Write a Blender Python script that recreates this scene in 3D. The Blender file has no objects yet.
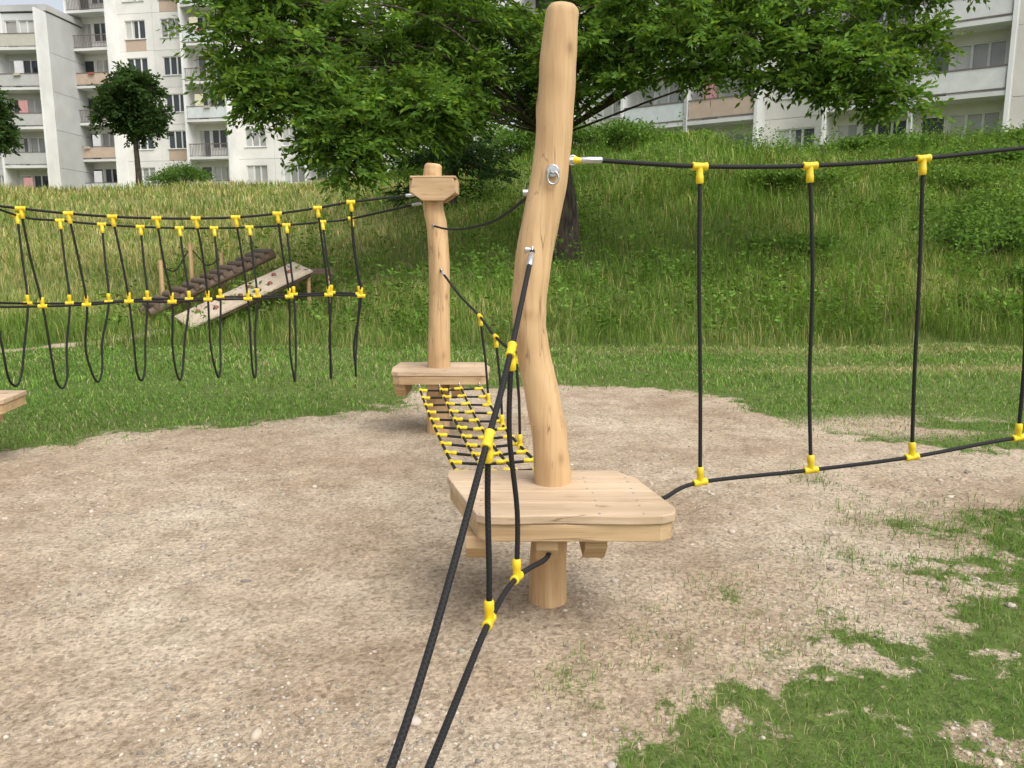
import bpy, math, random
import numpy as np
from mathutils import Vector, Matrix
random.seed(7); rng=np.random.default_rng(7)
scene=bpy.context.scene
scene.view_settings.view_transform='Standard'; scene.view_settings.look='None'; scene.view_settings.exposure=0
# ------------------------------------------------------------------ helpers
def smooth(t): t=np.clip(t,0,1); return t*t*(3-2*t)
def _h(ix,iy,s):
    n=(ix.astype(np.int64)*374761393+iy.astype(np.int64)*668265263+s*1274126177)&0xffffffff
    n=((n^(n>>13))*1274126177)&0xffffffff
    return ((n^(n>>16))&0xffff)/65535.0
def vnoise(x,y,s=0):
    x=np.asarray(x,float);y=np.asarray(y,float)
    ix=np.floor(x);iy=np.floor(y);fx=smooth(x-ix);fy=smooth(y-iy)
    a=_h(ix,iy,s);b=_h(ix+1,iy,s);c=_h(ix,iy+1,s);d=_h(ix+1,iy+1,s)
    return (a*(1-fx)+b*fx)*(1-fy)+(c*(1-fx)+d*fx)*fy
def fbm(x,y,s=0,o=4):
    r=0;a=.5;t=0
    for i in range(o):
        r=r+a*vnoise(x*2**i,y*2**i,s+i*17);t+=a;a*=.5
    return r/t
def empty(name,loc=(0,0,0),rotz=0):
    e=bpy.data.objects.new(name,None);e.location=loc;e.rotation_euler=(0,0,rotz)
    e.empty_display_size=.2;scene.collection.objects.link(e);return e
def np_mesh(name,V,F,cols=None,uvs=None,smooth_sh=False):
    me=bpy.data.meshes.new(name);m,k=F.shape
    me.vertices.add(len(V));me.vertices.foreach_set('co',np.ascontiguousarray(V,dtype=np.float32).ravel())
    me.loops.add(m*k);me.loops.foreach_set('vertex_index',F.astype(np.int32).ravel())
    me.polygons.add(m);me.polygons.foreach_set('loop_start',np.arange(0,m*k,k,dtype=np.int32))
    if smooth_sh: me.polygons.foreach_set('use_smooth',np.ones(m,dtype=bool))
    me.update(calc_edges=True)
    if cols is not None:
        a=me.color_attributes.new('Col','FLOAT_COLOR','POINT')
        c=np.ones((len(V),4),np.float32);c[:,:3]=cols;a.data.foreach_set('color',c.ravel())
    me.validate();return me
def add_obj(name,me,mat,parent=None,loc=(0,0,0)):
    o=bpy.data.objects.new(name,me);o.location=loc;scene.collection.objects.link(o)
    if mat is not None: me.materials.append(mat)
    if parent: o.parent=parent
    return o
class MB:
    def __init__(s): s.v=[];s.f=[];s.uv=[];s.c=[];s.sm=[]
    def add(s,vs,fs,uvs=None,col=(1,1,1),sm=False):
        b=len(s.v);s.v+= [tuple(p) for p in vs];s.c+=[col]*len(vs)
        for i,f in enumerate(fs):
            s.f.append([b+j for j in f]);s.sm.append(sm)
            s.uv+= (uvs[i] if uvs else [(0,0)]*len(f))
    def box(s,x0,x1,y0,y1,z0,z1,col=(1,1,1),M=None):
        vs=[Vector((x,y,z)) for z in (z0,z1) for y in (y0,y1) for x in (x0,x1)]
        if M is not None: vs=[M@v for v in vs]
        s.add(vs,[(0,2,3,1),(4,5,7,6),(0,1,5,4),(2,6,7,3),(0,4,6,2),(1,3,7,5)],col=col)
    def tube(s,pts,rad,seg=8,caps=True,col=(1,1,1),wob=None):
        P=[Vector(p) for p in pts];n=len(P)
        if not hasattr(rad,'__len__'): rad=[rad]*n
        T=[(P[min(i+1,n-1)]-P[max(i-1,0)]).normalized() for i in range(n)]
        up=Vector((0,0,1)) if abs(T[0].z)<.9 else Vector((1,0,0))
        N=(up-T[0]*up.dot(T[0])).normalized();vs=[];L=0;Ls=[]
        for i in range(n):
            if i: L+=(P[i]-P[i-1]).length
            Ls.append(L)
            N=(N-T[i]*N.dot(T[i])).normalized();B=T[i].cross(N)
            for j in range(seg):
                a=2*math.pi*j/seg;r=rad[i]*(wob(i,a) if wob else 1)
                vs.append(P[i]+N*(math.cos(a)*r)+B*(math.sin(a)*r))
        fs=[];uv=[]
        for i in range(n-1):
            for j in range(seg):
                k=(j+1)%seg;fs.append((i*seg+j,i*seg+k,(i+1)*seg+k,(i+1)*seg+j))
                uv.append([(Ls[i],j/seg),(Ls[i],(j+1)/seg),(Ls[i+1],(j+1)/seg),(Ls[i+1],j/seg)])
        s.add(vs,fs,uv,col,True)
        if caps:
            s.add(vs[:seg],[tuple(range(seg))[::-1]],None,col);s.add(vs[-seg:],[tuple(range(seg))],None,col)
    def build(s,name,mat,parent=None,loc=(0,0,0)):
        me=bpy.data.meshes.new(name);me.from_pydata(s.v,[],s.f)
        me.polygons.foreach_set('use_smooth',s.sm)
        u=me.uv_layers.new(name='UVMap');u.data.foreach_set('uv',np.array(s.uv,np.float32).ravel())
        a=me.color_attributes.new('Col','FLOAT_COLOR','POINT');c=np.ones((len(s.v),4),np.float32);c[:,:3]=np.array(s.c)
        a.data.foreach_set('color',c.ravel());me.update()
        return add_obj(name,me,mat,parent,loc)
def catmull(pts,n=10):
    P=[Vector(p) for p in pts];P=[2*P[0]-P[1]]+P+[2*P[-1]-P[-2]];out=[]
    for i in range(1,len(P)-2):
        for k in range(n):
            t=k/n;a,b,c,d=P[i-1],P[i],P[i+1],P[i+2]
            out.append(.5*((2*b)+(c-a)*t+(2*a-5*b+4*c-d)*t*t+(3*b-a-3*c+d)*t**3))
    out.append(P[-2]);return out
# ------------------------------------------------------------------ materials
def mat_new(name):
    m=bpy.data.materials.new(name);m.use_nodes=True;nt=m.node_tree;b=nt.nodes['Principled BSDF'];return m,nt,b
def N(nt,t,**k):
    n=nt.nodes.new(t)
    for a,v in k.items():
        if a in n.inputs: n.inputs[a].default_value=v
        else: setattr(n,a,v)
    return n
def ramp(nt,stops):
    r=nt.nodes.new('ShaderNodeValToRGB');e=r.color_ramp.elements
    while len(e)<len(stops): e.new(.5)
    for i,(p,c) in enumerate(stops): e[i].position=p;e[i].color=(*c,1) if len(c)==3 else c
    return r
def mix(nt,fac,a,b,blend='MIX'):
    m=nt.nodes.new('ShaderNodeMix');m.data_type='RGBA';m.blend_type=blend
    for s,v in ((0,fac),(6,a),(7,b)):
        if hasattr(v,'is_linked') or isinstance(v,bpy.types.NodeSocket): nt.links.new(v,m.inputs[s])
        else: m.inputs[s].default_value=v if s==0 else (*v,1)
    return m.outputs[2]
def bump(nt,b,h,strength,dist=.01,prev=None):
    n=nt.nodes.new('ShaderNodeBump');n.inputs['Strength'].default_value=strength;n.inputs['Distance'].default_value=dist
    nt.links.new(h,n.inputs['Height'])
    if prev: nt.links.new(prev,n.inputs['Normal'])
    nt.links.new(n.outputs[0],b.inputs['Normal']);return n.outputs[0]
def wood_mat(name,c1,c2,axis='Z',crack=True,sc=1):
    m,nt,b=mat_new(name);tc=N(nt,'ShaderNodeTexCoord');mp=N(nt,'ShaderNodeMapping')
    s={'Z':(14,14,.9),'X':(.9,16,16),'Y':(16,.9,16)}[axis];mp.inputs['Scale'].default_value=[v*sc for v in s]
    nt.links.new(tc.outputs['Object'],mp.inputs[0])
    n1=N(nt,'ShaderNodeTexNoise',Scale=1.6,Detail=6,Roughness=.62,Distortion=.5);nt.links.new(mp.outputs[0],n1.inputs['Vector'])
    r=ramp(nt,[(.3,c2),(.55,c1),(.8,tuple(min(1,v*1.12) for v in c1))]);nt.links.new(n1.outputs[0],r.inputs[0])
    n2=N(nt,'ShaderNodeTexNoise',Scale=2.3,Detail=3);nt.links.new(tc.outputs['Object'],n2.inputs['Vector'])
    r2=ramp(nt,[(.35,(.76,.74,.71)),(.62,(1,1,1))]);nt.links.new(n2.outputs[0],r2.inputs[0])
    col=mix(nt,.85,r.outputs[0],r2.outputs[0],'MULTIPLY')
    at=N(nt,'ShaderNodeAttribute',attribute_name='Col')
    col=mix(nt,1.0,col,at.outputs['Color'],'MULTIPLY')
    if crack:
        mp2=N(nt,'ShaderNodeMapping');s={'Z':(22,22,1.1),'X':(1.1,22,22),'Y':(22,1.1,22)}[axis];mp2.inputs['Scale'].default_value=s
        nt.links.new(tc.outputs['Object'],mp2.inputs[0])
        n3=N(nt,'ShaderNodeTexNoise',Scale=1.0,Detail=2);nt.links.new(mp2.outputs[0],n3.inputs['Vector'])
        r3=ramp(nt,[(.488,(0,0,0)),(.5,(1,1,1)),(.512,(0,0,0))]);nt.links.new(n3.outputs[0],r3.inputs[0])
        n4=N(nt,'ShaderNodeTexNoise',Scale=3.0);nt.links.new(tc.outputs['Object'],n4.inputs['Vector'])
        r4=ramp(nt,[(.48,(0,0,0)),(.58,(.85,.85,.85))]);nt.links.new(n4.outputs[0],r4.inputs[0])
        f=mix(nt,1.0,r3.outputs[0],r4.outputs[0],'MULTIPLY')
        col=mix(nt,f,col,(.16,.10,.05))
        vo=N(nt,'ShaderNodeTexVoronoi',Scale=2.6);mp3=N(nt,'ShaderNodeMapping');mp3.inputs['Scale'].default_value=(2.2,2.2,1.3) if axis=='Z' else (1.3,2.6,2.6)
        nt.links.new(tc.outputs['Object'],mp3.inputs[0]);nt.links.new(mp3.outputs[0],vo.inputs['Vector'])
        rk=ramp(nt,[(.05,(.75,.75,.75)),(.10,(.25,.25,.25)),(.17,(0,0,0))]);nt.links.new(vo.outputs[0],rk.inputs[0])
        col=mix(nt,rk.outputs[0],col,(.26,.15,.07))
    nt.links.new(col,b.inputs['Base Color']);b.inputs['Roughness'].default_value=.65
    bump(nt,b,n1.outputs[0],.35,.006);return m
M_log=wood_mat('debarked_log_wood',(.64,.43,.225),(.50,.31,.15))
M_board=wood_mat('sawn_board_wood',(.62,.475,.33),(.48,.35,.23),'X')
M_beam=wood_mat('beam_wood',(.62,.44,.25),(.47,.315,.165),'X')
M_old=wood_mat('weathered_wood',(.15,.10,.065),(.07,.05,.032),'X')
M_ply=wood_mat('plywood',(.58,.48,.36),(.40,.32,.23),'X',False)
def rope_mat():
    m,nt,b=mat_new('black_rope');uv=N(nt,'ShaderNodeTexCoord')
    sx=N(nt,'ShaderNodeSeparateXYZ');nt.links.new(uv.outputs['UV'],sx.inputs[0])
    def wave(sgn):
        a=N(nt,'ShaderNodeMath',operation='MULTIPLY');a.inputs[1].default_value=420;nt.links.new(sx.outputs[0],a.inputs[0])
        c=N(nt,'ShaderNodeMath',operation='MULTIPLY');c.inputs[1].default_value=sgn*6.283*3;nt.links.new(sx.outputs[1],c.inputs[0])
        d=N(nt,'ShaderNodeMath',operation='ADD');nt.links.new(a.outputs[0],d.inputs[0]);nt.links.new(c.outputs[0],d.inputs[1])
        e=N(nt,'ShaderNodeMath',operation='SINE');nt.links.new(d.outputs[0],e.inputs[0]);return e.outputs[0]
    mx=N(nt,'ShaderNodeMath',operation='MAXIMUM');nt.links.new(wave(1),mx.inputs[0]);nt.links.new(wave(-1),mx.inputs[1])
    r=ramp(nt,[(.0,(.010,.010,.011)),(.9,(.022,.021,.021))]);nt.links.new(mx.outputs[0],r.inputs[0])
    nt.links.new(r.outputs[0],b.inputs['Base Color']);b.inputs['Roughness'].default_value=.75;b.inputs['Specular IOR Level'].default_value=.3
    bump(nt,b,mx.outputs[0],.35,.0015);return m
M_rope=rope_mat()
M_yel,nt,b=mat_new('yellow_plastic');n=N(nt,'ShaderNodeTexNoise',Scale=25.0,Detail=4);r=ramp(nt,[(.3,(.70,.49,.012)),(.7,(.84,.62,.02))])
nt.links.new(n.outputs[0],r.inputs[0]);nt.links.new(r.outputs[0],b.inputs['Base Color']);b.inputs['Roughness'].default_value=.42
M_metal,nt,b=mat_new('galvanised_steel');b.inputs['Metallic'].default_value=.8;b.inputs['Roughness'].default_value=.35
n=N(nt,'ShaderNodeTexNoise',Scale=60.0);r=ramp(nt,[(.3,(.45,.46,.48)),(.7,(.68,.69,.7))]);nt.links.new(n.outputs[0],r.inputs[0]);nt.links.new(r.outputs[0],b.inputs['Base Color'])
def leaf_mat(name,tr=.35):
    m,nt,b=mat_new(name);at=N(nt,'ShaderNodeAttribute',attribute_name='Col')
    nt.nodes.remove(b);df=N(nt,'ShaderNodeBsdfDiffuse');nt.links.new(at.outputs['Color'],df.inputs[0])
    if tr==0: nt.links.new(df.outputs[0],nt.nodes['Material Output'].inputs[0]);return m
    t=N(nt,'ShaderNodeBsdfTranslucent');nt.links.new(mix(nt,1.0,at.outputs['Color'],(1.5,1.5,.7),'MULTIPLY'),t.inputs[0])
    ms=N(nt,'ShaderNodeMixShader');ms.inputs[0].default_value=tr;nt.links.new(df.outputs[0],ms.inputs[1]);nt.links.new(t.outputs[0],ms.inputs[2])
    nt.links.new(ms.outputs[0],nt.nodes['Material Output'].inputs[0]);return m
M_leaf=leaf_mat('leaves',.4);M_grass=leaf_mat('grass_blades',.2)
def vc_mat(name,rough=.8,var=.12,nscale=3.0):
    m,nt,b=mat_new(name);at=N(nt,'ShaderNodeAttribute',attribute_name='Col');n=N(nt,'ShaderNodeTexNoise',Scale=nscale,Detail=4)
    tc=N(nt,'ShaderNodeTexCoord');nt.links.new(tc.outputs['Object'],n.inputs['Vector'])
    r=ramp(nt,[(.3,(1-var*2,)*3),(.65,(1,1,1))]);nt.links.new(n.outputs[0],r.inputs[0])
    nt.links.new(mix(nt,1.0,at.outputs['Color'],r.outputs[0],'MULTIPLY'),b.inputs['Base Color']);b.inputs['Roughness'].default_value=rough
    return m
M_wall=vc_mat('painted_panel',.85,.09,.5);M_paint=vc_mat('painted_metal',.5,.06)
M_glass=vc_mat('window_glass',.08,.2,.6)
M_bark,nt,b=mat_new('bark');tc=N(nt,'ShaderNodeTexCoord');mp=N(nt,'ShaderNodeMapping');mp.inputs['Scale'].default_value=(9,9,2);nt.links.new(tc.outputs['Object'],mp.inputs[0])
n=N(nt,'ShaderNodeTexNoise',Scale=1.5,Detail=6);nt.links.new(mp.outputs[0],n.inputs['Vector']);r=ramp(nt,[(.35,(.03,.022,.016)),(.65,(.11,.085,.06))])
nt.links.new(n.outputs[0],r.inputs[0]);nt.links.new(r.outputs[0],b.inputs['Base Color']);b.inputs['Roughness'].default_value=.9;bump(nt,b,n.outputs[0],.8,.04)
# ------------------------------------------------------------------ terrain
def crest(x): return 28+20*smooth((8-x)/22)
def terrain(x,y):
    x=np.asarray(x,float);y=np.asarray(y,float);c=crest(x);t=(y-12.8)/(c-12.8)
    tt=np.clip(t,0,1);k=.07
    z=5.5*(np.where(tt<k,tt*tt/(2*k),tt-k/2))/(1-k/2)
    z=z-(.15+.25*smooth((x-2)/8))*smooth((tt-.7)/.3)
    z=z+np.clip(y-c,0,60)*.015
    z=z+smooth(t*3)*(fbm(x*.18,y*.18,5)-.5)*.9+(fbm(x*.9,y*.9,9)-.5)*.10*smooth(t*3+.1)+(fbm(x*1.5,y*1.5,11)-.5)*.03
    return z
SAND=np.array([(-4.1,6.13),(-3.13,6.66),(-2.0,7.35),(-1.16,8.03),(-.84,9.0),(.4,9.25),(1.61,9.07),(2.2,8.5),(2.45,7.6),(2.75,6.5),(4.1,6.0),(6.5,6.0),(6.5,4.7),(2.95,4.35),(2.25,3.75),(1.85,3.0),(1.06,2.69),(.63,2.43),(.33,2.1),(.5,0),(.5,-8),(-9,-8),(-9,5.6)])
def poly_sd(x,y,P):
    x=np.asarray(x,float);y=np.asarray(y,float);d=np.full(x.shape,1e9);ins=np.zeros(x.shape,bool);n=len(P)
    for i in range(n):
        ax,ay=P[i];bx,by=P[(i+1)%n];ex,ey=bx-ax,by-ay
        t=np.clip(((x-ax)*ex+(y-ay)*ey)/(ex*ex+ey*ey),0,1)
        d=np.minimum(d,np.hypot(x-ax-t*ex,y-ay-t*ey))
        if ay!=by:
            c=((ay>y)!=(by>y))&(x<(bx-ax)*(y-ay)/(by-ay)+ax);ins^=c
    return np.where(ins,d,-d)
def path_d(x,y,pts):
    d=np.full(np.shape(x),1e9)
    for (ax,ay),(bx,by) in zip(pts[:-1],pts[1:]):
        ex,ey=bx-ax,by-ay;t=np.clip(((x-ax)*ex+(y-ay)*ey)/(ex*ex+ey*ey),0,1);d=np.minimum(d,np.hypot(x-ax-t*ex,y-ay-t*ey))
    return d
TUFTS=[(2.3,4.45,.24),(2.8,4.35,.28),(.62,2.95,.11),(1.75,3.75,.12),(1.45,3.25,.11),(.2,2.6,.07),(2.1,5.3,.10),(1.0,3.4,.06),(1.1,2.95,.12)]
def sandmask(x,y):
    """1 = bare gravel, 0 = full turf; wide ragged transition"""
    x=np.asarray(x,float);y=np.asarray(y,float)
    nf=(fbm(x*17,y*17,14)-.5)
    corner=smooth((x+.2)/.8)*smooth((5.2-y)/1)
    sd=poly_sd(x,y,SAND)-.10*corner+(fbm(x*1.3,y*1.3,3)-.5)*.6+(fbm(x*5,y*5,4)-.5)*(.5+.5*corner)+nf*(.4+.5*corner)
    for tx,ty,tr in TUFTS: sd=np.minimum(sd,(np.hypot(x-tx,(y-ty)*.8)-tr)*.9+(fbm(x*8,y*8,6)-.5)*.45+.08)
    m=smooth((sd+.28+.10*corner)/(.56+.25*corner))
    bare=corner*smooth((fbm(x*2.6,y*2.6,16)+.5*nf-.60)*5)*.6;m=np.maximum(m,bare)
    worn=np.exp(-((x-3.6)/1.3)**2-((y-7.0)/.5)**2)*smooth((fbm(x*2,y*2,8)-.38)*5)
    m=np.maximum(m,worn*.7)
    pd=path_d(x,y,[(-12,11.4),(-8.6,12.3),(-7.4,13.4),(-6.4,14.4)]);m=np.maximum(m,.8*smooth((.30-pd+(fbm(x*2,y*2,12)-.5)*.5)/.3))
    return m
def dryness(x,y):
    x=np.asarray(x,float);y=np.asarray(y,float);t=(y-12.8)/(crest(x)-12.8)
    d=.12+.45*(fbm(x*.35,y*.5,21)-.38)
    d=d+.42*smooth((2-x)/8)*smooth(t*5)
    d=d+.15*smooth(t*6)*smooth((fbm(x*.25,y*.6,23)-.45)*4)
    d=d+.75*np.exp(-((y-10.3-.05*x)/.33)**2)*smooth((x-1.5)/3)+.55*np.exp(-((y-12.6)/.45)**2)*smooth((x+1)/4)
    return np.clip(d,0,1)
def axis(segs):
    out=[]
    for a,b,n in segs: out+=list(np.linspace(a,b,n,endpoint=False))
    return np.array(out+[segs[-1][1]])
xs=axis([(-320,-60,14),(-60,-14,60),(-14,-6,50),(-6,-.5,150),(-.5,3,140),(3,6,80),(6,14,50),(14,60,60),(60,320,14)])
ys=axis([(-60,-2,20),(-2,1.5,20),(1.5,5,140),(5,10,110),(10,16,60),(16,52,120),(52,100,20),(100,420,12)])
X,Y=np.meshgrid(xs,ys);Z=terrain(X,Y);nx,ny=len(xs),len(ys)
V=np.stack([X.ravel(),Y.ravel(),Z.ravel()],1);ii=np.arange(nx*ny).reshape(ny,nx)
F=np.stack([ii[:-1,:-1].ravel(),ii[:-1,1:].ravel(),ii[1:,1:].ravel(),ii[1:,:-1].ravel()],1)
C=np.stack([sandmask(V[:,0],V[:,1]),dryness(V[:,0],V[:,1]),smooth((V[:,1]-12.6)/.6)],1)
me=np_mesh('ground',V,F,C,smooth_sh=True)
m,nt,b=mat_new('ground_soil_and_turf');at=N(nt,'ShaderNodeAttribute',attribute_name='Col');sp=N(nt,'ShaderNodeSeparateColor');nt.links.new(at.outputs['Color'],sp.inputs[0])
tc=N(nt,'ShaderNodeTexCoord');O=tc.outputs['Object']
def noise(s,d=6,rr=.6,**k):
    n=N(nt,'ShaderNodeTexNoise',Scale=float(s),Detail=float(d),Roughness=rr);nt.links.new(O,n.inputs['Vector']);return n.outputs[0]
big=noise(.8,4,.65);fine=noise(38,4,.8);mid=noise(5,5,.68)
r=ramp(nt,[(.32,(.39,.30,.205)),(.48,(.49,.395,.285)),(.66,(.60,.51,.39))]);nt.links.new(big,r.inputs[0])
r2=ramp(nt,[(.32,(.55,.52,.49)),(.5,(1,1,1)),(.7,(1.25,1.24,1.22))]);nt.links.new(fine,r2.inputs[0]);s1=mix(nt,.9,r.outputs[0],r2.outputs[0],'MULTIPLY')
r3=ramp(nt,[(.33,(.76,.74,.71)),(.5,(.97,.96,.95)),(.65,(1.10,1.09,1.08))]);nt.links.new(mid,r3.inputs[0]);s1=mix(nt,.95,s1,r3.outputs[0],'MULTIPLY')
vo=N(nt,'ShaderNodeTexVoronoi',Scale=62.0);nt.links.new(O,vo.inputs['Vector']);rv=ramp(nt,[(0,(.50,.46,.42)),(.5,(1,1,1)),(.9,(1.15,1.15,1.15)),(1,(1.45,1.45,1.45))])
nt.links.new(vo.outputs['Color'],rv.inputs[0]);s1=mix(nt,.75,s1,rv.outputs[0],'MULTIPLY')
gn=noise(12,4)
gr=ramp(nt,[(.3,(.06,.105,.022)),(.7,(.12,.185,.042))]);nt.links.new(gn,gr.inputs[0])
dr=ramp(nt,[(.3,(.18,.19,.065)),(.7,(.29,.285,.11))]);nt.links.new(gn,dr.inputs[0])
g=mix(nt,sp.outputs[1],gr.outputs[0],dr.outputs[0])
ad=N(nt,'ShaderNodeMath',operation='ADD');nt.links.new(sp.outputs[0],ad.inputs[0]);sb=N(nt,'ShaderNodeMath',operation='MULTIPLY_ADD');nt.links.new(fine,sb.inputs[0]);sb.inputs[1].default_value=1.3;sb.inputs[2].default_value=-.55
nt.links.new(sb.outputs[0],ad.inputs[1]);rm=ramp(nt,[(.32,(0,0,0)),(.62,(1,1,1))]);nt.links.new(ad.outputs[0],rm.inputs[0])
nt.links.new(mix(nt,rm.outputs[0],g,s1),b.inputs['Base Color']);b.inputs['Roughness'].default_value=.95;b.inputs['Specular IOR Level'].default_value=.12
p=bump(nt,b,mid,.6,.07);bump(nt,b,fine,.9,.022,p)
add_obj('ground',me,m)
# ------------------------------------------------------------------ gravel pebbles
phi=(1+5**.5)/2
IV=np.array([(-1,phi,0),(1,phi,0),(-1,-phi,0),(1,-phi,0),(0,-1,phi),(0,1,phi),(0,-1,-phi),(0,1,-phi),(phi,0,-1),(phi,0,1),(-phi,0,-1),(-phi,0,1)])/1.9
IF=np.array([(0,11,5),(0,5,1),(0,1,7),(0,7,10),(0,10,11),(1,5,9),(5,11,4),(11,10,2),(10,7,6),(7,1,8),(3,9,4),(3,4,2),(3,2,6),(3,6,8),(3,8,9),(4,9,5),(2,4,11),(6,2,10),(8,6,7),(9,8,1)])
n=56000;yy=1.6+7.5*rng.random(n)**1.7;xx=(rng.random(n)*2-1)*(.85*yy+.5);clump=fbm(xx*1.1,yy*1.1,31)
k=(sandmask(xx,yy)>.35)&(rng.random(n)<smooth((clump-.36)*3.5)+.10+.35*smooth((xx-.6)*1.2));xx=xx[k];yy=yy[k];n=len(xx)
sz=.0026+.0078*rng.random(n)**3+np.where(rng.random(n)<.014,.016*rng.random(n),0)
PV=IV[None]*(1+.45*(rng.random((n,12,1))-.5))*sz[:,None,None]*(.6+.8*rng.random((n,1,3)))*np.array([1,1,.6]);PV[:,:,0]+=xx[:,None];PV[:,:,1]+=yy[:,None];PV[:,:,2]+=(terrain(xx,yy)+sz*.15)[:,None]
PF=(IF[None]+12*np.arange(n)[:,None,None]).reshape(-1,3);pc=np.array([.52,.455,.37])*(.38+.87*rng.random((n,1)))*(1+.12*(rng.random((n,3))-.5))
add_obj('gravel',np_mesh('gravel',PV.reshape(-1,3),PF,np.repeat(pc,12,0)),M_wall)
# ------------------------------------------------------------------ grass
def blades(name,x,y,h,w,bend,cb,ct):
    n=len(x);z=terrain(x,y)-.005;a=rng.random(n)*6.283;d=np.stack([np.cos(a),np.sin(a),0*a],1);a2=a+1.57+(rng.random(n)-.5)
    bd=np.stack([np.cos(a2),np.sin(a2),0*a],1)*(bend*h)[:,None];P=np.stack([x,y,z],1);up=np.array([0,0,1.])
    W=w[:,None]*d;hh=h[:,None]*up
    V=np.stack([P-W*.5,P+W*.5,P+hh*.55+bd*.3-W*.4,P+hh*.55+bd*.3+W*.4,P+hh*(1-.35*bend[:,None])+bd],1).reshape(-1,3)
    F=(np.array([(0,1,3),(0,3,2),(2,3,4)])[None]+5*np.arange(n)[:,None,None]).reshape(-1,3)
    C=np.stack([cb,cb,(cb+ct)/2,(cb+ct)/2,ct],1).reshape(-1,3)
    return np_mesh(name,V,F,C)
def gcol(n,dry,g1=(.085,.15,.028),g2=(.17,.24,.05),s=(.40,.34,.16)):
    t=rng.random((n,1));g=np.array(g1)*(1-t)+np.array(g2)*t;isd=(rng.random(n)<dry)[:,None]
    return np.where(isd,np.array(s)*(.65+.5*rng.random((n,1))),g)
LX=[];LY=[]
for (y0,y1,den) in ((1.5,5.5,9500),(5.5,8.5,2800),(8.5,13.2,1500)):
    A=(y1-y0)*2*(.8*y1+.7);n=int(A*den*.5);y=y0+(y1-y0)*rng.random(n);x=(rng.random(n)*2-1)*(.8*y1+.7);k=(np.abs(x)<.78*y+.5)
    x=x[k];y=y[k];m=sandmask(x,y);k=rng.random(len(x))<(1-m)**1.3*(.25+1.2*fbm(x*4,y*4,40));LX.append(x[k]);LY.append(y[k])
x=np.concatenate(LX);y=np.concatenate(LY);n=len(x)
hn=fbm(x*1.2,y*1.2,44);h=(.016+.065*rng.random(n)*hn*1.5)*(1+.4*(y>9));w=.0028+.0010*np.clip(y-3,0,10)
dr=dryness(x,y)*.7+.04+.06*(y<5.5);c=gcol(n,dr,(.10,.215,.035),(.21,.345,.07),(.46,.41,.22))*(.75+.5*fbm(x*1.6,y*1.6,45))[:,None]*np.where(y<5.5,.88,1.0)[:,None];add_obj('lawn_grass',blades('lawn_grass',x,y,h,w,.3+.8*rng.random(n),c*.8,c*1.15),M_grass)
LX=[];LY=[]
for (y0,y1,den) in ((12.7,17,560),(17,24,210),(24,34,100),(34,52,45)):
    hw=.74*y1+2;A=(y1-y0)*2*hw;n=int(A*den);y=y0+(y1-y0)*rng.random(n);x=(rng.random(n)*2-1)*hw
    k=(np.abs(x)<.72*y+1.5)&(y<crest(x)+1.5)&(y>12.75+.5*fbm(x*.8,x*0,50)+.15*np.sin(x))&(rng.random(n)<.2+1.2*fbm(x*.9,y*.9,51));x=x[k];y=y[k]
    k=sandmask(x,y)<.4;LX.append(x[k]);LY.append(y[k])
x=np.concatenate(LX);y=np.concatenate(LY);n=len(x)
hn=fbm(x*.5,y*.5,52);h=(.14+.80*rng.random(n)*hn+.15*smooth((x-1)/5))*smooth((y-12.3)/1.8+.15);w=.007+.0011*(y-12)
dr=np.clip(dryness(x,y)*.95-.06+.5*(fbm(x*.6,y*.9,53)-.5),0.03,.8)
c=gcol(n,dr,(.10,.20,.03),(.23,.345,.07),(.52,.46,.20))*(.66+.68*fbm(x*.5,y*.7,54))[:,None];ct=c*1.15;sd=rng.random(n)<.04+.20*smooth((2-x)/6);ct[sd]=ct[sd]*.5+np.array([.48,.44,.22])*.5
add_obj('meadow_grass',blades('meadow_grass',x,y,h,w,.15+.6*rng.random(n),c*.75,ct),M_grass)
def leaves_mesh(name,P,D,L,W,col):
    n=len(P);R=rng.normal(size=(n,3));S=np.cross(D,R);S/=np.linalg.norm(S,axis=1)[:,None]+1e-9;U=np.cross(S,D)
    V=np.stack([P,P+D*(L*.45)[:,None]+S*(W*.5)[:,None]+U*(W*.12)[:,None],P+D*L[:,None],P+D*(L*.45)[:,None]-S*(W*.5)[:,None]+U*(W*.12)[:,None]],1).reshape(-1,3)
    F=(np.array([(0,1,2,3)])[None]+4*np.arange(n)[:,None,None]).reshape(-1,4)
    return np_mesh(name,V,F,np.repeat(col,4,0))
n=2600;y=13.4+16*rng.random(n)**1.3;x=-9+31*rng.random(n)**.65;k=(fbm(x*.45,y*.45,60)>.43)&(y<crest(x))&(np.abs(x)<.72*y+1.5);x=x[k];y=y[k];n=len(x)
m_=30;hw=(.3+.8*rng.random(n));P=np.repeat(np.stack([x,y,terrain(x,y)],1),m_,0);hh=np.repeat(hw,m_)*rng.random(n*m_)
P=P+np.stack([rng.normal(size=n*m_)*.10,rng.normal(size=n*m_)*.10,hh+.05],1);D=rng.normal(size=(n*m_,3));D[:,2]=np.abs(D[:,2])*.5;D/=np.linalg.norm(D,axis=1)[:,None]
c=np.array([.14,.245,.05])*(.6+.8*rng.random((n*m_,1)))*np.repeat(.6+.7*rng.random((n,1)),m_,0);add_obj('weeds',leaves_mesh('weeds',P,D,.06+.08*rng.random(n*m_),.03+.03*rng.random(n*m_),c),M_leaf)
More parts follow.
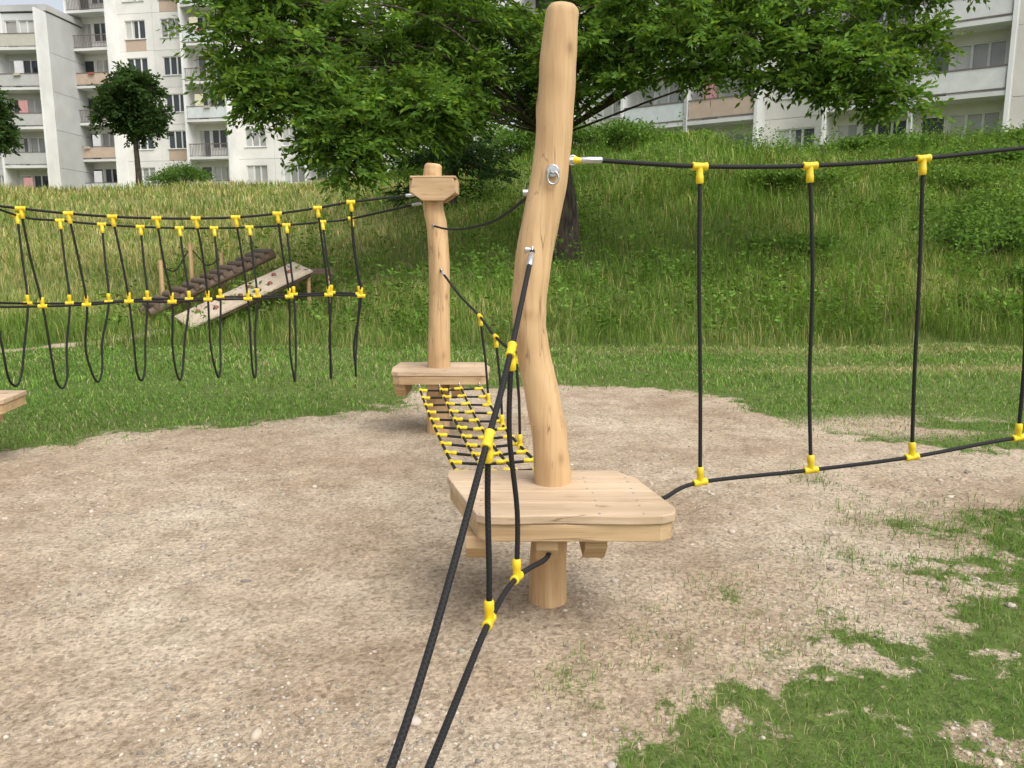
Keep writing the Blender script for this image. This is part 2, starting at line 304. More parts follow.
# ------------------------------------------------------------------ trees
def make_tree(name,base,trunk_pts,trunk_r,boughs,col,leaf=(.13,.055),twigs=22,sprays=10,rach=.38,nl=9,seed=1,start=.35,br=.38):
    R=np.random.default_rng(seed);e=empty(name,base);B=np.array(base);mb=MB()
    tp=catmull([tuple(np.array(p)-B) for p in trunk_pts],6);nn=len(tp)
    mb.tube(tp,[trunk_r*(1.35-.9*min(1,(i/nn)*1.0)) if i>2 else trunk_r*(1.5-.05*i) for i in range(nn)],10)
    SP=[];SD=[];SC=[]
    for (bx,by,bz,r,rz,dn) in boughs:
        c=Vector((bx,by,bz))-Vector(base)
        best=min(range(int(nn*start),nn),key=lambda i:abs(tp[i].z-(c.z-.30*(c-tp[i]).length)))
        s=tp[best];d=c-s;midp=s+d*.5+Vector((R.normal()*.3,R.normal()*.3,.13*d.length))
        bp=catmull([s,midp,c],6);mb.tube(bp,[max(.015,trunk_r*br*(1-.9*i/len(bp))*min(1,.3+r*.4)) for i in range(len(bp))],6,False)
        for k in range(int(twigs*dn)):
            t=R.normal(size=3);t/=np.linalg.norm(t);q=R.random()**.5;end=np.array(c)+t*np.array([r,r,rz])*(.5+.6*q)
            st=np.array(bp[R.integers(len(bp)*2//3,len(bp))])
            ed=end+np.array([0,0,-.08*r]);mid=(st+ed)/2+np.array([0,0,.12*r])
            tw=catmull([tuple(st),tuple(mid),tuple(ed)],4);mb.tube(tw,[.014-.009*i/len(tw) for i in range(len(tw))],3,False)
            shade=.62+.65*R.random()
            for j in range(sprays):
                f=.3+.7*R.random();p=np.array(tw[min(len(tw)-1,int(f*(len(tw)-1)+.5))])+R.normal(size=3)*.13*r*.5
                dd=t*.8+R.normal(size=3)*.6;dd[2]=dd[2]*.5-.15;dd/=np.linalg.norm(dd);SP.append(p);SD.append(dd);SC.append(shade*(.8+.4*R.random()))
    mb.build('trunk_and_limbs',M_bark,e)
    SP=np.array(SP);SD=np.array(SD);SC=np.array(SC);n=len(SP)
    S=np.cross(SD,np.array([0,0,1.])+.4*R.normal(size=(n,3)));S/=np.linalg.norm(S,axis=1)[:,None]
    Ps=[];Ds=[];Cs=[]
    for j in range(nl):
        f=(j//2+1)/(nl//2+1) if j<nl-1 else 1.;sg=1 if j%2 else -1
        p=SP+SD*(rach*f)+np.array([0,0,-.12*rach])*f*f
        d=S*sg*(.9 if j<nl-1 else 0)+SD*(.55 if j<nl-1 else 1)+R.normal(size=(n,3))*.18+np.array([0,0,-.15]);d/=np.linalg.norm(d,axis=1)[:,None];Ps.append(p);Ds.append(d);Cs.append(SC)
    P=np.concatenate(Ps);D=np.concatenate(Ds);cc=np.concatenate(Cs)[:,None];N_=len(P)
    c=np.array(col)*cc*(.85+.3*R.random((N_,1)));yel=R.random((N_,1))<.2;c=np.where(yel,c*np.array([1.6,1.3,1.0]),c)
    add_obj('foliage',leaves_mesh('foliage',P,D,leaf[0]*(.7+.6*R.random(N_)),leaf[1]*(.7+.6*R.random(N_)),c),M_leaf,e);return e
def tz(x,y): return float(terrain(x,y))
bx,by=1.25,18.6;bz=tz(bx,by)-.1
def bw(u,v,y): return ((u-512)/788*y/1.04,y,1.55+.95*(253-v)/788*y)
B=[]
for (u,v,y,r,dn) in [(222,10,15.5,.8,1.1),(250,50,15.3,.95,1.2),(300,20,16,1.0,1.2),(310,75,15.4,.95,1.2),(285,112,15.3,.65,1),(345,125,15.2,.75,1.1),(345,165,15,.42,.7),(325,150,15.1,.4,.6),(370,55,16.5,1.1,1.3),(410,105,16,.85,1.2),(385,125,15.8,.55,.8),(255,95,15.2,.45,.6),(235,80,15.2,.35,.5),
    (430,25,17,1.2,1.4),(465,85,17,.9,1.2),(440,120,17,.6,.8),(510,45,18,1.2,1.4),(525,95,18.5,.9,1.1),(570,20,18,1.1,1.2),(600,50,16.5,.75,.9),(640,5,16.5,1.0,1.1),(690,22,16,.75,.9),(735,-5,16.2,1.0,1.0),(745,38,15.5,.45,.45),
    (800,5,16,.95,.9),(812,50,15.3,.5,.6),(850,25,15.5,.65,.75),(872,66,15.2,.42,.6),(905,98,15.1,.34,.6),(928,40,15.5,.4,.5),(960,-20,16,.6,.7),(900,-12,16,.8,.8),(850,88,15.3,.26,.45),(660,42,15.8,.42,.5),
    (700,72,15.8,.28,.35),(625,78,16,.28,.35),(775,80,15.6,.26,.35),(560,62,17,.65,.8),(575,95,17,.4,.5),
    (250,-40,16,1.4,1),(350,-50,17,1.6,1),(470,-60,18,1.8,1),(600,-60,18,1.8,1),(730,-60,17,1.5,.9),(850,-65,16.5,1.4,.9),(420,-20,20,1.5,1),(640,-45,20.5,1.4,.8),(530,-110,19,2.0,1),(400,-110,19,1.8,.8),(680,-110,19,1.8,.8)]:
    x,yy,z=bw(u,v,y);B.append((x,yy,z,r,r*.72,dn))
make_tree('ash_tree',(bx,by,bz),[(bx,by,bz),(bx-.05,by,bz+1.2),(bx-.25,by,bz+2.6),(bx-.3,by-.1,bz+4),(bx-.1,by-.2,bz+6),(bx,by,bz+8)],.27,B,(.118,.215,.042),leaf=(.15,.06),twigs=27,sprays=11,rach=.44,seed=3,start=.45,br=.24)
def spruce(name,x,y,h,r,seed):
    z=tz(x,y)-.1;R=np.random.default_rng(seed);e=empty(name,(x,y,z));mb=MB();mb.tube([(0,0,0),(0,0,h*.5),(0,0,h)],[.22,.14,.02],8);Ps=[];Ds=[]
    for k in range(300):
        f=R.random()**.8;zz=.6+(h-.6)*f;rr=r*(1-f)**.8+.15;a=R.random()*6.283;d=np.array([math.cos(a),math.sin(a),-.22])
        mb.tube([(0,0,zz),tuple(np.array([0,0,zz])+d*rr)],[.03,.008],3,False)
        m=70;t=R.random(m)**.7;p=np.array([0,0,zz])+d*rr*t[:,None]+R.normal(size=(m,3))*.08;q=R.normal(size=(m,3))*.5+d+np.array([0,0,-.25]);Ps.append(p);Ds.append(q/np.linalg.norm(q,axis=1)[:,None])
    P=np.concatenate(Ps);D=np.concatenate(Ds);n=len(P);mb.build('trunk_and_limbs',M_bark,e)
    add_obj('foliage',leaves_mesh('foliage',P,D,.2+.2*R.random(n),.05+.03*R.random(n),np.array([.035,.07,.025])*(.6+.7*R.random((n,1)))),M_leaf,e)
spruce('spruce_tree',-1.9,25.5,11,2.0,5)
def round_tree(name,x,y,h0,r,rz,seed,col=(.05,.095,.033)):
    z=tz(x,y)-.1;R=np.random.default_rng(seed);bs=[]
    for k in range(26):
        t=R.normal(size=3);t/=np.linalg.norm(t);q=.72*R.random()**.4;bs.append((x+t[0]*r*q,y+t[1]*r*q,z+h0+rz+t[2]*rz*q,r*.36,r*.36,1))
    make_tree(name,(x,y,z),[(x,y,z),(x+.05,y,z+h0*.6),(x,y,z+h0+rz*.6),(x,y,z+h0+rz*1.5)],.16,bs,col,(.22,.13),20,8,.35,5,seed,.4)
round_tree('round_linden_tree',-22.6,49,1.7,2.5,3.0,11)
round_tree('round_linden_tree',-31.4,48.5,1.6,2.2,2.6,12)
def shrub(name,x,y,r,h,seed,col=(.07,.12,.03),n=5000,ls=.13):
    z=tz(x,y);R=np.random.default_rng(seed);e=empty(name,(x,y,z));mb=MB();nb_=16;C=R.normal(size=(nb_,3));C/=np.linalg.norm(C,axis=1)[:,None];C=C*np.array([r,r,h*.5])*(.4+.6*R.random((nb_,1)));C[:,2]=np.abs(C[:,2])+h*.25
    for c in C: mb.tube([(0,0,-.1),tuple(c*.6),tuple(c)],[.03,.02,.008],4,False)
    mb.build('stems',M_bark,e);i=R.integers(0,nb_,n);P=C[i]+R.normal(size=(n,3))*np.array([r,r,h*.6])*.2;P[:,2]=np.clip(P[:,2],.03,9);D=R.normal(size=(n,3));D/=np.linalg.norm(D,axis=1)[:,None]
    add_obj('foliage',leaves_mesh('foliage',P,D,ls*(.6+.8*R.random(n)),ls*.5*(.6+.8*R.random(n)),np.array(col)*(.55+.9*R.random((n,1)))*(.8+.4*R.random(nb_))[i][:,None]),M_leaf,e)
sh=[(3.5,30,2,.9),(6,30.0,1.6,.6),(12.5,28.0,1.8,.55),(17.5,27.5,1.6,.7),(0,32,2,1.8),(-3,33,2,1.6),(10.2,17.3,1.3,1.3),(11.5,19,1.3,1.2),(10.6,15.4,.9,.8),(7.6,22,1.3,.6),(-20,49,1.6,1.5),(12.5,22.5,1.7,.8),(6.2,17.8,1.0,.5),(8.8,14.6,.7,.5),(14.5,25,1.6,.7)]
for i,(x,y,r,h) in enumerate(sh): shrub('shrub',x,y,r,h,100+i,(.145,.24,.055) if i%2 else (.12,.21,.05),int(2400+1300*r),.10 if y<24 else .14)
# ------------------------------------------------------------------ apartment buildings
def building(name,loc,rot,pattern,storeys,sh=2.8,depth=11,wallc=(.62,.60,.55),accent=(.55,.42,.33),finc=(.84,.84,.82),seed=1,pan=None):
    R=random.Random(seed);e=empty(name,loc,rot);W=MB();G=MB();T=MB();Bm=MB();Rl=MB()
    wd={'l':3.5,'w':3.1};x=0;H=storeys*sh;tot=sum(wd[p] for p in pattern)
    pan=pan or [(.66,.63,.54),(.48,.44,.38),(.66,.70,.70),(.55,.42,.33),(.74,.74,.72)]
    def window(xa,xb,za,zb,yb=.0,door=False):
        yg=yb+.14;s=R.random();c=(.06,.07,.08) if s<.4 else ((.14,.15,.16) if s<.6 else (.42,.42,.40))
        G.box(xa+.06,xb-.06,yg,yg+.02,za+.06,zb-.06,c)
        if s>.3 and R.random()<.7:
            cw=(xb-xa)*R.uniform(.25,.6);G.box(xa+.06,xa+.06+cw,yg-.006,yg-.001,za+.07,zb-.07,(.62,.62,.58))
        for (a,b_,c1,d) in ((xa,xb,za,za+.06),(xa,xb,zb-.06,zb),(xa,xa+.06,za+.06,zb-.06),(xb-.06,xb,za+.06,zb-.06)): T.box(a,b_,yb+.06,yb+.13,c1,d,(.82,.82,.80))
        nm=1 if xb-xa<1.7 else 2
        if not door:
            for q in range(nm):
                xm=xa+(xb-xa)*(q+1)/(nm+1);T.box(xm-.05,xm+.05,yb+.07,yb+.135,za+.06,zb-.06,(.8,.8,.78))
            T.box(xa-.06,xb+.06,yb-.07,yb+.055,za-.05,za-.003,(.6,.6,.59))
    def wall_open(xa,xb,z0,z1,ox0,ox1,oz0,oz1,col,colb=None):
        colb=colb or col
        W.box(xa,ox0,0,.3,z0,z1,col);W.box(ox1,xb,0,.3,z0,z1,col);W.box(ox0,ox1,.0,.3,z0,oz0,colb);W.box(ox0,ox1,0,.3,oz1,z1,col)
    Bm.box(.02,tot-.02,.31,depth,-3,H+.1,(.30,.30,.30));W.box(.0,tot,.02,.29,-3,-.01,(.5,.48,.45))
    for bi,p in enumerate(pattern):
        w=wd[p];stack=R.choice(pan)
        for s in range(storeys):
            z0=s*sh;z1=z0+sh-.02;xa=x+.01;xb=x+w-.01;j=.94+.1*R.random();wc=tuple(v*j for v in wallc)
            if p=='w':
                wall_open(xa,xb,z0,z1,xa+.65,xb-.65,z0+.9,z0+2.3,wc,accent if R.random()<.15 else None);window(xa+.65,xb-.65,z0+.9,z0+2.3)
            else:
                wc2=tuple(v*.95 for v in wallc);W.box(xa,xa+.25,0,.3,z0,z1,wc2);W.box(xb-.25,xb,0,.3,z0,z1,wc2);W.box(xa+.25,xb-.25,0,.3,z0+2.3,z1,wc2)
                W.box(xa+1.35,xb-.25,0,.3,z0,z0+.85,wc2);W.box(xa+1.2,xa+1.35,0,.3,z0,z0+2.3,wc2);W.box(xa+.25,xa+1.2,0,.3,z0,z0+.1,wc2)
                window(xa+.25,xa+1.2,z0+.1,z0+2.3,0,True);window(xa+1.35,xb-.25,z0+.85,z0+2.3)
                T.box(x-.0+.09,x+w-.09,-1.25,-.005,z0-.10,z0+.08,(.72,.72,.70))
                pc=stack if R.random()<.65 else R.choice(pan);k=R.random()
                Rl.box(x+.1,x+w-.1,-1.24,-1.18,z0+1.02,z0+1.08,(.18,.15,.13));Rl.box(x+.1,x+w-.1,-1.24,-1.19,z0+.14,z0+.18,(.18,.15,.13))
                if k<.55: Rl.box(x+.14,x+w-.14,-1.215,-1.20,z0+.2,z0+1.0,pc)
                else:
                    q=x+.2
                    while q<x+w-.15: Rl.box(q,q+.025,-1.225,-1.2,z0+.18,z0+1.02,(.16,.13,.11));q+=.13
                if R.random()<.4:
                    q=x+.5+R.random()*1.5;Rl.box(q,q+.5,-1.36,-1.25,z0+.9,z0+1.06,R.choice([(.35,.1,.06),(.3,.3,.32),(.5,.45,.35)]))
                if R.random()<.3: q=x+.6+R.random();Rl.box(q,q+.7,-1.0,-.97,z0+.9,z0+2.0,R.choice([(.7,.7,.72),(.25,.35,.55),(.6,.3,.3),(.75,.7,.5)]))
        if p=='l':
            T.box(x-.07,x+.08,-1.3,-.004,-.1,H,finc);T.box(x+w-.08,x+w+.07,-1.3,-.004,-.1,H+.012,finc)
        x+=w
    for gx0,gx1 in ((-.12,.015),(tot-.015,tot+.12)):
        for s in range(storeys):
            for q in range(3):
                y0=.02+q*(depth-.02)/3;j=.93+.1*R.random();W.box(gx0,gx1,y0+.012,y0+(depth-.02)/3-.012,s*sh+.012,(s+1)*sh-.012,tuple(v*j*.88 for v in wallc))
    T.box(-.2,tot+.2,-.12,depth+.1,H+.11,H+.55,(.5,.5,.49))
    W.build('facade_panels',M_wall,e);G.build('windows',M_glass,e);T.build('trim_and_slabs',M_wall,e);Bm.build('core',M_wall,e);Rl.build('balcony_railings',M_paint,e)
    return e
building('apartment_building',(1.0,47.4,5.1),math.radians(-34.8),'lwllwllwll',6,wallc=(.80,.765,.71),seed=4)
building('apartment_building',(-34.6,66.5,6.1),math.radians(-10),'lwwlwwlwwl',8,wallc=(.82,.80,.76),seed=9)
building('apartment_building',(-36.4-24.2,64.0,5.2),math.radians(-4),'wlwwlwwl',5,depth=9,wallc=(.60,.61,.60),seed=14,pan=[(.5,.5,.48),(.40,.41,.41),(.55,.52,.45)])
# ------------------------------------------------------------------ climbing posts with platforms
def clip(poly,ax,lo,hi):
    def half(P,val,sgn):
        out=[]
        for i in range(len(P)):
            a,b_=P[i],P[(i+1)%len(P)];da=sgn*(a[ax]-val);db=sgn*(b_[ax]-val)
            if da>=0: out.append(a)
            if (da>=0)!=(db>=0):
                t=da/(da-db);out.append((a[0]+(b_[0]-a[0])*t,a[1]+(b_[1]-a[1])*t))
        return out
    P=half(poly,lo,1);return half(P,hi,-1) if len(P)>2 else []
def prism(mb,P,z0,z1,col=(1,1,1)):
    n=len(P);vs=[(x,y,z0) for x,y in P]+[(x,y,z1) for x,y in P];area=sum(P[i][0]*P[(i+1)%n][1]-P[(i+1)%n][0]*P[i][1] for i in range(n))
    if area<0: P=P[::-1];vs=[(x,y,z0) for x,y in P]+[(x,y,z1) for x,y in P]
    mb.add(vs,[tuple(range(n))[::-1],tuple(range(n,2*n))]+[(i,(i+1)%n,n+(i+1)%n,n+i) for i in range(n)],col=col)
def bev(o,w=.004,s=2):
    m=o.modifiers.new('b','BEVEL');m.width=w;m.segments=s;m.limit_method='ANGLE';return o
def post_platform(loc,curve,poly,ztop,nb=5,seed=1,bracket=False,wavy=None):
    e=empty('climbing_post_with_platform',loc);R=random.Random(seed)
    mb=MB();pts=catmull([c[:3] for c in curve],9);rr=[]
    for i in range(len(curve)-1):
        for k in range(9): rr.append(curve[i][3]+(curve[i+1][3]-curve[i][3])*k/9)
    rr.append(curve[-1][3]);kn=[(R.random()*len(pts),R.random()*6.28,.03+.05*R.random()) for _ in range(9)]
    def wob(i,a):
        v=1+.022*math.sin(2*a+i*.11+seed)+.012*math.sin(5*a+i*.3)+.012*math.sin(i*.7+a)
        for ki,ka,ks in kn:
            da=math.atan2(math.sin(a-ka),math.cos(a-ka));v+=ks*math.exp(-((i-ki)/2.0)**2-(da/.35)**2)
        return v
    T=(pts[-1]-pts[-2]).normalized();r=rr[-1];pts+= [pts[-1]+T*.012,pts[-1]+T*.02];rr+=[r*.9,r*.76]
    mb.tube(pts,rr,36,True,wob=wob);mb.build('log_post',M_log,e)
    dp=wavy or poly
    mb=MB();ys=[p[1] for p in dp];y0,y1=min(ys),max(ys);st=(y1-y0)/nb
    for i in range(nb):
        P=clip(dp,1,y0+i*st+.0015,y0+(i+1)*st-.0015)
        if len(P)>2: v=.90+.16*R.random();prism(mb,P,ztop-.035,ztop+R.uniform(-.0012,.0012),(v,v*.985,v*.96))
    bev(mb.build('deck_boards',M_board,e),.005)
    mb=MB()
    for i in range(nb):
        yc=y0+(i+.5)*st
        for xx in (min(p[0] for p in poly)+.17,.17+R.uniform(-.01,.01),max(p[0] for p in poly)-.14):
            for dy in (-.3,.3): mb.tube([(xx,yc+dy*st,ztop-.004),(xx,yc+dy*st,ztop+.0018)],.005,8)
    mb.build('screws',M_metal,e)
    mb=MB();cx=sum(p[0] for p in poly)/len(poly);cy=sum(p[1] for p in poly)/len(poly);n=len(poly)
    Q=[(cx+(x-cx)*.975,cy+(y-cy)*.97) for x,y in poly]
    Q2=[(cx+(x-cx)*.87,cy+(y-cy)*.86) for x,y in poly]
    for i in range(n):
        j=(i+1)%n;prism(mb,[Q[i],Q[j],Q2[j],Q2[i]],ztop-.108,ztop-.0375,(.97,.97,.97))
    bev(mb.build('frame_beams',M_beam,e),.004)
    mb=MB();c0=curve[0]
    for dx,off in ((-.02,.06),(.175,.08),(-.30,.08)):
        ya=y0+off;xa,xb=c0[0]+dx-.045,c0[0]+dx+.045;zb,zt=ztop-.235,ztop-.110;yb=y1-.04
        P=[(xa,ya,zt),(xb,ya,zt),(xb,ya,zt-.05),(xa,ya,zt-.05),(xa,ya+.09,zb),(xb,ya+.09,zb),(xa,yb,zb),(xb,yb,zb),(xa,yb,zt),(xb,yb,zt)]
        mb.add(P,[(0,1,2,3),(3,2,5,4),(4,5,7,6),(6,7,9,8),(8,9,1,0),(0,3,4,6,8),(1,9,7,5,2)])
    bev(mb.build('under_beams',M_beam,e),.005)
    if bracket:
        mb=MB();bz=bracket
        for s in (-1,1):
            vs=[(-.17,-.17,bz+.17),(.17,-.17,bz+.17),(.19,-.17,bz+.06),(.09,-.17,bz-.01),(-.09,-.17,bz-.01),(-.19,-.17,bz+.06)]
            yy=s*.125;P=[(v[0],yy-.025,v[2]) for v in vs]+[(v[0],yy+.025,v[2]) for v in vs]
            mb.add(P,[(0,1,2,3,4,5),(11,10,9,8,7,6)]+[(i,6+i,6+(i+1)%6,(i+1)%6) for i in range(6)],col=(.86,.84,.82))
        mb.box(-.2,-.12,-.098,.098,bz+.05,bz+.16);mb.box(.12,.2,-.098,.098,bz+.05,bz+.16)
        mb.box(-.19,.19,-.15,.15,bz+.172,bz+.190,(.9,.88,.86))
        bev(mb.build('top_saddle',M_beam,e),.006)
    return e
near=[(.159,0,-.4,.088),(.160,0,0,.088),(.165,0,.25,.083),(.178,0,.528,.080),(.166,0,.746,.075),(.134,0,.924,.073),(.090,0,1.142,.070),(.074,0,1.27,.072),(.076,0,1.397,.077),(.105,0,1.606,.079),(.145,0,1.81,.077),(.168,0,1.97,.073),(.180,0,2.18,.074),(.188,0,2.34,.074),(.203,0,2.51,.067)]
near=[(x-.16,y,z,r) for x,y,z,r in near]
P1=[(-.455,.20),(.32,.20),(.40,.06),(.49,-.36),(.475,-.42),(.42,-.455),(-.26,-.455),(-.30,-.43),(-.455,.10)]
P1w=[(-.455,.20),(.32,.20),(.40,.06),(.455,-.20),(.49,-.36),(.475,-.42),(.42,-.455),(.30,-.463),(.18,-.458),(.05,-.448),(-.08,-.452),(-.17,-.463),(-.26,-.458),(-.30,-.43),(-.38,-.16),(-.455,.10)]
e1=post_platform((.16,3.36,0),near,P1,.555,4,3,wavy=P1w)
far=[(.0,0,-.4,.1),(.0,0,0,.1),(.0,0,.3,.098),(.012,0,.6,.096),(.022,0,.9,.093),(.025,0,1.2,.09),(.028,0,1.5,.09),(.015,0,1.75,.088),(-.015,0,1.95,.084),(-.02,0,2.15,.078),(-.01,0,2.27,.072)]
P2=[(-.36,.32),(.40,.30),(.46,.0),(.45,-.27),(.40,-.31),(-.30,-.31),(-.36,-.27),(-.39,.0)]
e2=post_platform((-.65,6.8,0),far,P2,.575,4,5,bracket=1.99)
fl=[(x*.8,y,z,r) for x,y,z,r in far]
P3=[(-.4,.3),(.4,.3),(.47,-.1),(.42,-.38),(-.35,-.38),(-.42,-.2)]
e3=post_platform((-4.18,5.75,0),fl,P3,.50,5,8,bracket=1.99)
e4=post_platform((4.9,4.35,0),[(x*1.4,y,z,r) for x,y,z,r in far],P3,.56,5,9)
e=empty('log_stump',(-.46,.62,0));mb=MB();mb.tube([(0,0,-.3),(0,0,.2),(0,0,.44),(0,0,.46)],[.13,.125,.12,.105],28);mb.build('log',M_log,e)
# ------------------------------------------------------------------ ropes
def connector(Y,p,d,stem=None,s=1.0):
    p=Vector(p);d=Vector(d).normalized();L=.034*s
    Y.tube([p-d*L,p-d*L*.93,p-d*L*.7,p-d*L*.6,p+d*L*.6,p+d*L*.7,p+d*L*.93,p+d*L],[.014*s,.0175*s,.0175*s,.0155*s,.0155*s,.0175*s,.0175*s,.014*s],12)
    if stem is not None:
        q=Vector(stem).normalized();Y.tube([p,p+q*.035*s,p+q*.04*s,p+q*.068*s,p+q*.072*s],[.015*s,.0145*s,.0165*s,.016*s,.012*s],12)
def ferrule(Mt,a,b,r=.013,l=.09):
    a=Vector(a);b=Vector(b);d=(b-a).normalized();Mt.tube([a+d*.03,a+d*.035,a+d*(.03+l),a+d*(.035+l)],[r*.7,r,r,r*.7],10)
    Mt.tube([a,a+d*.035],[.006,.006],8)
    pts=[a+(d*math.cos(t)+Vector((0,0,1))*math.sin(t))*.018 for t in [k*math.pi/8 for k in range(17)]];Mt.tube(pts,.0045,6,False)
RR=.0095
def two_rope(origin,up,lo,pairs,r=RR,fl=()):
    e=empty('two_rope_bridge',origin);O=Vector(origin);A=MB();Y=MB();Mt=MB()
    U=catmull([Vector(p)-O for p in up],12);D=catmull([Vector(p)-O for p in lo],12);A.tube(U,r,10);A.tube(D,r,10)
    for (a,b_) in pairs:
        a=Vector(a)-O;b_=Vector(b_)-O
        i=min(range(len(U)),key=lambda k:(U[k]-a).length);j=min(range(len(D)),key=lambda k:(D[k]-b_).length)
        ta=U[min(i+1,len(U)-1)]-U[i-1];tb=D[min(j+1,len(D)-1)]-D[j-1];a=U[i];b_=D[j];v=(b_-a).normalized()
        side=Vector((random.uniform(-1,1),random.uniform(-1,1),0))*.016
        A.tube(catmull([a+v*.02,a.lerp(b_,.35)+side,a.lerp(b_,.7)-side*.5,b_-v*.02],6),r*.92,10);connector(Y,a,ta,v);connector(Y,b_,tb,-v)
    for (p,q) in ((U[0],U[3]),(U[-1],U[-4]),(D[-1],D[-4])): ferrule(Mt,p,q)
    A.build('ropes',M_rope,e);Y.build('yellow_connectors',M_yel,e);Mt.build('steel_fittings',M_metal,e);return e
up=[(.25,3.36,1.93),(.356,3.37,1.93),(.79,3.42,1.912),(1.29,3.52,1.925),(1.818,3.6,1.965),(2.39,3.72,2.03),(3.1,3.88,2.09),(4.83,4.33,2.2)]
lo=[(.54,3.29,.470),(.66,3.31,.497),(.845,3.42,.536),(1.378,3.52,.565),(1.88,3.6,.606),(2.45,3.72,.67),(3.1,3.88,.68),(4.55,4.28,.53)]
two_rope((.25,3.36,0),up,lo,[(up[2],lo[2]),(up[3],lo[3]),(up[4],lo[4]),(up[5],lo[5]),(up[6],lo[6])])
up=[(.085,3.29,1.564),(-.003,2.71,1.22),(-.073,2.33,.993),(-.255,1.557,.47),(-.41,.72,.40)]
lo=[(.148,2.985,.372),(.125,2.93,.366),(.018,2.71,.388),(-.072,2.33,.405),(-.192,1.67,.37),(-.40,.74,.25)]
two_rope((.085,3.29,0),up,lo,[(up[1],lo[2]),(up[2],lo[3])],.0102)
# hanging-loop bridge on the left
O=Vector((-.65,6.8,0));e=empty('hanging_loop_rope_bridge',O);A=MB();Y=MB();Mt=MB()
def lineF(s): return Vector((-.80-.98*s,6.65-.19*s,0))
front=[(-.74,6.7,2.04)];back=[(-.74,6.86,1.98)]
sF=[.52,.785,1.10,1.42,1.72,2.01,2.33,2.64,2.97,3.30]
def ft(s): return lineF(s)+Vector((0,0,1.82+.058*(s-1.9)**2+(.04 if s<1.3 else 0)*(1.3-s)))
def bt(s): return lineF(s)+Vector((-.15,.78,1.77+.05*(s-1.9)**2))
for s in sF: front.append(ft(s))
for s in sF: back.append(bt(s))
front.append(Vector((-4.14,5.72,2.05)));back.append(Vector((-4.16,5.86,2.05)))
FR=catmull([Vector(p)-O for p in front],8);BK=catmull([Vector(p)-O for p in back],8);A.tube(FR,RR,8);A.tube(BK,RR,8)
mfp=[];mbp=[];wd=Vector((-.15,.78,0)).normalized();dr_=Vector((-.98,-.19,0))
for i,s in enumerate(sF):
    a=front[i+1]-O;b_=back[i+1]-O;ry_=lambda k=.02:random.uniform(-k,k)
    zm=1.19+.022*(1.3-s)+ry_(.012);m1=lineF(s-.05+ry_())+wd*.10-O;m1.z=zm;m2=lineF(s-.05+ry_())+wd*.66-O;m2.z=zm-.01
    bt_=lineF(s-.02+ry_(.03))+wd*.38-O;bt_.z=.47+ry_(.03)
    q1=bt_+wd*(-.13)+Vector((0,0,.09));q2=bt_+wd*.13+Vector((0,0,.09))
    q3=bt_+wd*(-.21)+Vector((ry_(),0,.32));q4=bt_+wd*.21+Vector((ry_(),0,.32))
    A.tube(catmull([a,(a+m1)/2+Vector((ry_(),0,0)),m1,q3,q1,bt_,q2,q4,m2,(b_+m2)/2,b_],5),RR*.95,8)
    connector(Y,a,dr_,m1-a,1.05);connector(Y,b_,dr_,m2-b_,1.05);connector(Y,m1,dr_,(0,0,1),1.0);connector(Y,m2,dr_,(0,0,1),1.0)
    mfp.append(m1);mbp.append(m2)
mfp.append(Vector((-4.14,5.72,1.2))-O);mbp.append(Vector((-4.16,5.86,1.2))-O)
A.tube(catmull(mfp,6),RR*.95,8);A.tube(catmull(mbp,6),RR*.95,8)
for C_ in (FR,BK): ferrule(Mt,C_[0],C_[3],.014,.11);ferrule(Mt,C_[-1],C_[-4],.014,.11)
A.build('ropes',M_rope,e);Y.build('yellow_connectors',M_yel,e);Mt.build('steel_fittings',M_metal,e)
# net bridge between the two platforms
O=Vector((-.3,5.0,0));e=empty('rope_net_bridge',O);A=MB();Y=MB();Mt=MB()
def netp(c,t):
    xc=-.52+(.52)*t;hw=.25-.03*t;return Vector((xc+c*hw,6.44-(6.44-3.60)*t,.475-4*.07*t*(1-t)+.008*math.sin(7*t+c*2)))-O
for c in (-1,-.33,.33,1): A.tube([netp(c,k/24) for k in range(25)],RR*.95,8)
nr=12
for k in range(nr):
    t=(k+.6)/nr;A.tube([netp(-1,t),netp(-.33,t)+Vector((0,0,-.006)),netp(.33,t)+Vector((0,0,-.006)),netp(1,t)],RR*.9,8)
    for c in (-1,-.33,.33,1): connector(Y,netp(c,t),netp(c,t+.02)-netp(c,t-.02),(1,0,0) if c<0 else (-1,0,0),.8)
hr=[Vector(p)-O for p in [(-.60,6.70,1.41),(-.42,6.35,1.22),(-.24,5.9,1.085),(-.11,5.25,1.0),(.02,4.6,.98),(.10,3.9,1.08),(.12,3.44,1.2)]]
H=catmull(hr,8);A.tube(H,RR,8)
for i,t in ((2,.19),(3,.42),(4,.65)):
    a=hr[i];b_=netp(1,t);A.tube([a,a.lerp(b_,.5)+Vector((.008,0,0)),b_],RR*.9,8);connector(Y,a,hr[i+1]-hr[i-1],b_-a);connector(Y,b_,(0,1,0),a-b_)
hl=catmull([Vector(p)-O for p in [(-.66,6.70,1.78),(-.50,6.1,1.735),(-.32,5.4,1.715),(-.10,4.5,1.73),(.06,3.6,1.79),(.09,3.42,1.80)]],8);A.tube(hl,RR*.85,8)
for C_ in (H,hl): ferrule(Mt,C_[0],C_[3],.012,.05)
for c in (-1,-.33,.33,1): ferrule(Mt,netp(c,0),netp(c,.1),.011,.04)
A.build('ropes',M_rope,e);Y.build('yellow_connectors',M_yel,e);Mt.build('steel_fittings',M_metal,e)
mb=MB();Bc=Vector((.005,-.080,1.88))
